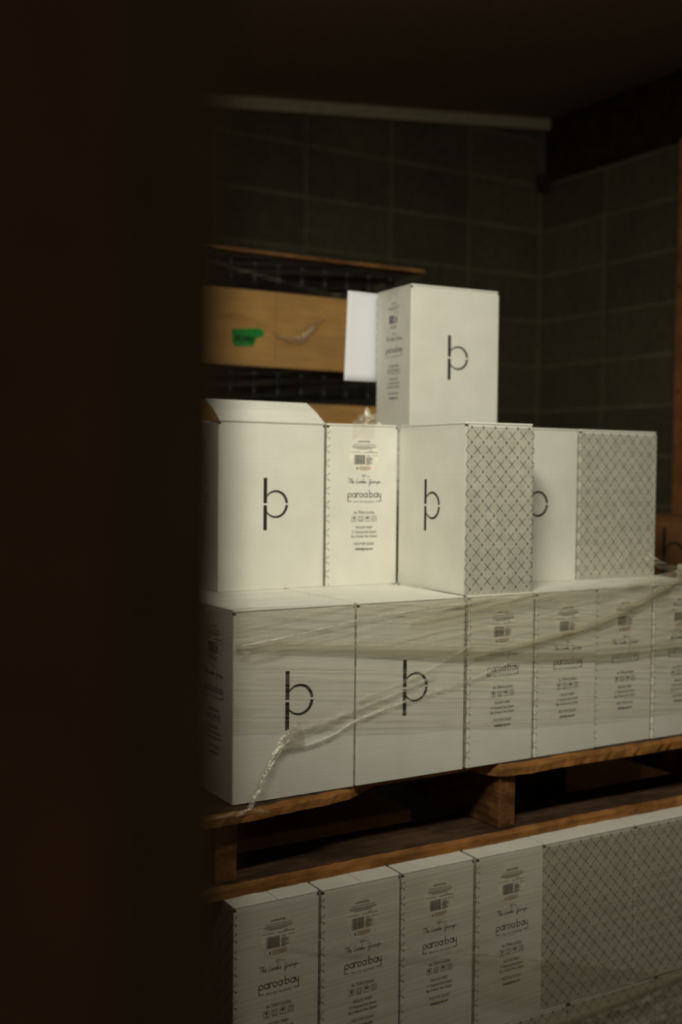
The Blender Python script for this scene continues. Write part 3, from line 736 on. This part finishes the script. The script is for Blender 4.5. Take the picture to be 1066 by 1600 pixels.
# bright creases
strip('crease', [(.002, .260), (.05, .265), (.095, .270), (.233, .289), (.368, .301), (.512, .307), (.632, .314)], [.003, .005, .006, .004, .006, .003], -0.0060, M['crease'], wr, 0.0015)
strip('crease', [(.086, .083), (.134, .084), (.184, .095), (.235, .116), (.342, .140), (.470, .163), (.575, .192)], [.010, .009, .007, .006, .006, .005, .003], -0.005, M['crease'], wr, 0.002)
strip('crease', [(.086, .10), (.12, .108), (.17, .118), (.21, .128), (.30, .15), (.40, .18)], [.012, .018, .016, .012, .010, .005], -0.005, M['crease'], wr, 0.0015)
strip('crease', [(.484, .233), (.426, .207), (.342, .177), (.235, .152)], [.006, .010, .010, .004], -0.006, M['film2'], wr, 0.003)
strip('crease', [(-0.002, .258), (0.02, .247), (.05, .246), (.095, .256)], [.012, .010, .008, .004], -0.008, M['film2'], wr, 0.005)
# folds fanning down from the knot at the right
strip('fold_band', [(1.03, .330), (.96, .303), (.907, .283), (.785, .247), (.637, .224), (.484, .206)], [.012, .016, .017, .014, .014, .006], -0.006, M['fold'], wr, 0.0015)
strip('fold_band', [(1.08, .338), (.96, .333), (.835, .320), (.700, .309), (.482, .297), (.34, .277)], [.022, .020, .030, .034, .030, .012], -0.0065, M['film2'], wr, 0.003)
strip('fold_band', [(1.10, .300), (1.02, .240), (.99, .205)], [.012, .014, .008], -0.0075, M['film2'], wr, 0.003)
# gathered tail pulled down to the pallet board
strip('twisted_tail', [(.125, .104), (.098, .097), (.078, .083), (.062, .064), (.042, .036), (.027, .014), (.014, -.003)], [.050, .034, .017, .013, .011, .008, .006], (-0.004, -0.024), M['crumple'], wr, 0.004, 70, 12, 0.35)
strip('twisted_tail', [(.105, .100), (.080, .080), (.064, .060), (.046, .036), (.029, .012), (.017, -.004)], [.014, .007, .006, .005, .004, .004], (-0.006, -0.027), M['crease'], wr, 0.003, 50, 6, 0.5)
strip('twisted_tail', [(.085, .092), (.068, .076), (.053, .050), (.036, .030), (.022, .008), (.012, -.003)], [.010, .005, .004, .004, .003, .003], (-0.006, -0.027), M['crease'], wr, 0.003, 50, 6, 0.5)
for k, (x, z) in enumerate(((-0.045, -0.006), (-0.01, -0.008), (0.05, -0.010))):
    strip('twisted_tail', [(.016, -.002), ((.016+x)/2, -0.002+z/2), (x, z)], [.006, .008, .003], (-0.030, -0.031), M['crease'], wr, 0.002, 20, 4)
# knot and bunched film at the right end of the layer
crumple('knot', (1.098, 0.055, 0.341), (0.017, 0.014, 0.015), M['crumple'], wr, 5)
def bunch(a, c, w0, w1, seed, mt='crumple'):
    a, c = Vector(a), Vector(c); dr = (c-a); sd = Vector((0.25, -0.2, 0.95)); ph = seed*1.3
    def fn(u, v):
        p = a + dr*u + sd*((v-0.5)*(w0+(w1-w0)*u)); p.z -= 0.012*math.sin(PI*u); p.y -= 0.004*math.sin(9*v+ph) + 0.003*math.sin(23*v+5*u+ph); return p
    return grid('bunched_film', fn, 24, 14, M[mt], wr)
bunch((1.100, 0.052, 0.346), (1.066, 0.135, 0.368), 0.010, 0.022, 1, 'film2')
bunch((1.100, 0.050, 0.343), (1.30, 0.08, 0.300), 0.012, 0.040, 2)
def wedge(a, p, q, seed, mt):
    a, p, q = Vector(a), Vector(p), Vector(q); rnd = random.Random(seed); ph = rnd.uniform(0, 6)
    def fn(u, v):
        e = p.lerp(q, v); r = a.lerp(e, u); k = math.sin(PI*u)
        r.y -= 0.004*k*math.sin(11*v+ph) + 0.002*k*math.sin(27*v+2*ph) + 0.004*k; r.z += 0.003*k*math.sin(9*v+ph); return r
    return grid('bunched_film', fn, 26, 22, M[mt], wr)
wedge((1.095, 0.045, 0.347), (0.86, -0.008, 0.327), (1.00, -0.009, 0.262), 1, 'film2')
wedge((1.095, 0.040, 0.345), (0.93, -0.009, 0.326), (1.02, -0.010, 0.305), 2, 'crease')
wedge((1.100, 0.042, 0.340), (1.02, -0.010, 0.245), (1.16, -0.010, 0.270), 3, 'film2')
wedge((1.100, 0.046, 0.347), (1.20, 0.02, 0.322), (1.20, 0.0, 0.290), 4, 'film2')

wl = empty('stretch_wrap', (0, 0, 0)); tag(wl, 'clear stretch film around the lower cartons beneath the worn pallet, crumpled at the bottom right', 'plastic wrap')
yf = lambda x, z: -0.0485 - 0.009*x - 0.002
film_sheet('film_sheet', [(-0.022, -.1505), (0.3, -.1505), (0.62, -.1505), (1.12, -.1505)], [(-0.022, -.492), (0.3, -.49), (0.62, -.488), (1.12, -.472)], yf, M['thin'], wl, 0.0012, 120, 40, 12, 6)
strip('fold_band', [(.063, -.203), (.18, -.245), (.317, -.283), (.473, -.325), (.626, -.370), (.76, -.412), (.88, -.448), (1.002, -.474), (1.12, -.49)], [.002, .004, .007, .009, .011, .012, .010, .008, .008], -0.062, M['film2'], wl, 0.003, 90)
film_sheet('film_sheet', [(.45, -.318), (.626, -.372), (.76, -.414), (.88, -.450), (1.0, -.470)], [(.45, -.40), (.626, -.47), (.76, -.48), (.88, -.478), (1.0, -.473)], -0.060, M['thin'], wl, 0.002, 60, 20, 4, 8)
strip('fold_band', [(.40, -.506), (.55, -.502), (.645, -.500), (.74, -.498), (.811, -.493), (1.002, -.482), (1.14, -.474)], [.03, .032, .034, .034, .030, .026, .024], -0.062, M['fold'], wl, 0.004, 80)
film_sheet('crumpled_film', [(.40, -.50), (.62, -.498), (.80, -.492), (1.0, -.482), (1.16, -.474)], [(.40, -.78), (.62, -.78), (.80, -.78), (1.0, -.78), (1.16, -.78)], -0.060, M['crumple'], wl, 0.004, 120, 60, 11, 9)

rw = random.Random(12)
for k in range(14):
    x = rw.uniform(0.66, 1.06); z = rw.uniform(-0.60, -0.52) - 0.04*(1.0-x); a = rw.uniform(-0.7, 0.5); L = rw.uniform(0.02, 0.06)
    strip('crease', [(x, z), (x+L*0.4*math.cos(a), z+L*0.4*math.sin(a)+rw.uniform(-.006, .006)), (x+L*math.cos(a), z+L*math.sin(a))], [.002, rw.uniform(.004, .009), .002], -0.0665, M['crease'], wl, 0.003, 24, 6, 0.3, k)
wb = empty('stretch_wrap', (0, 0, 0)); tag(wb, 'clear stretch film hanging over the brown bottle trays behind', 'plastic wrap')
film_sheet('film_sheet', [(.13, 1.176), (.5, 1.176), (.9, 1.174), (1.305, 1.170)], [(.13, .56), (.5, .55), (.9, .55), (1.305, .55)], TY0-0.004, M['bfilm'], wb, 0.003, 60, 30, 5, 11)
strip('crease', [(.42, .955), (.514, .965), (.594, .985), (.647, .997), (.718, .976), (.772, .952), (.804, .939)], [.004, .006, .008, .010, .007, .007, .010], TY0-0.012, M['bfilm'], wb, 0.006)
strip('crease', [(.772, .955), (.804, .941), (.838, .933), (.869, .939), (.895, .957), (.913, .977), (.945, 1.010)], [.008, .016, .022, .026, .022, .016, .006], TY0-0.012, M['crease'], wb, 0.008)
strip('crease', [(.85, .962), (.875, .970), (.905, .985), (.93, 1.0)], [.008, .014, .012, .005], TY0-0.012, M['film2'], wb, 0.006)
strip('crease', [(.42, 1.165), (.513, 1.150), (.717, 1.118), (.890, 1.092), (1.072, 1.076)], [.012, .016, .012, .010, .006], TY0-0.012, M['film2'], wb, 0.004)
# scrap of film on the row behind the text carton
tag(crumple('film_scrap', (0.582, 0.52, 0.652), (0.035, 0.02, 0.026), M['crumple'], None, 9), 'crumpled scrap of clear film behind the unwrapped text carton', 'plastic scrap')
put(0.4765, 0.482, 0, TX, 'white carton at the back of the wrapped layer, behind the first text panel', 0, G2)
put(0.4700, 0.500, z1, TX, 'white carton hidden behind the unwrapped text carton, under the film scrap', 0, G1)
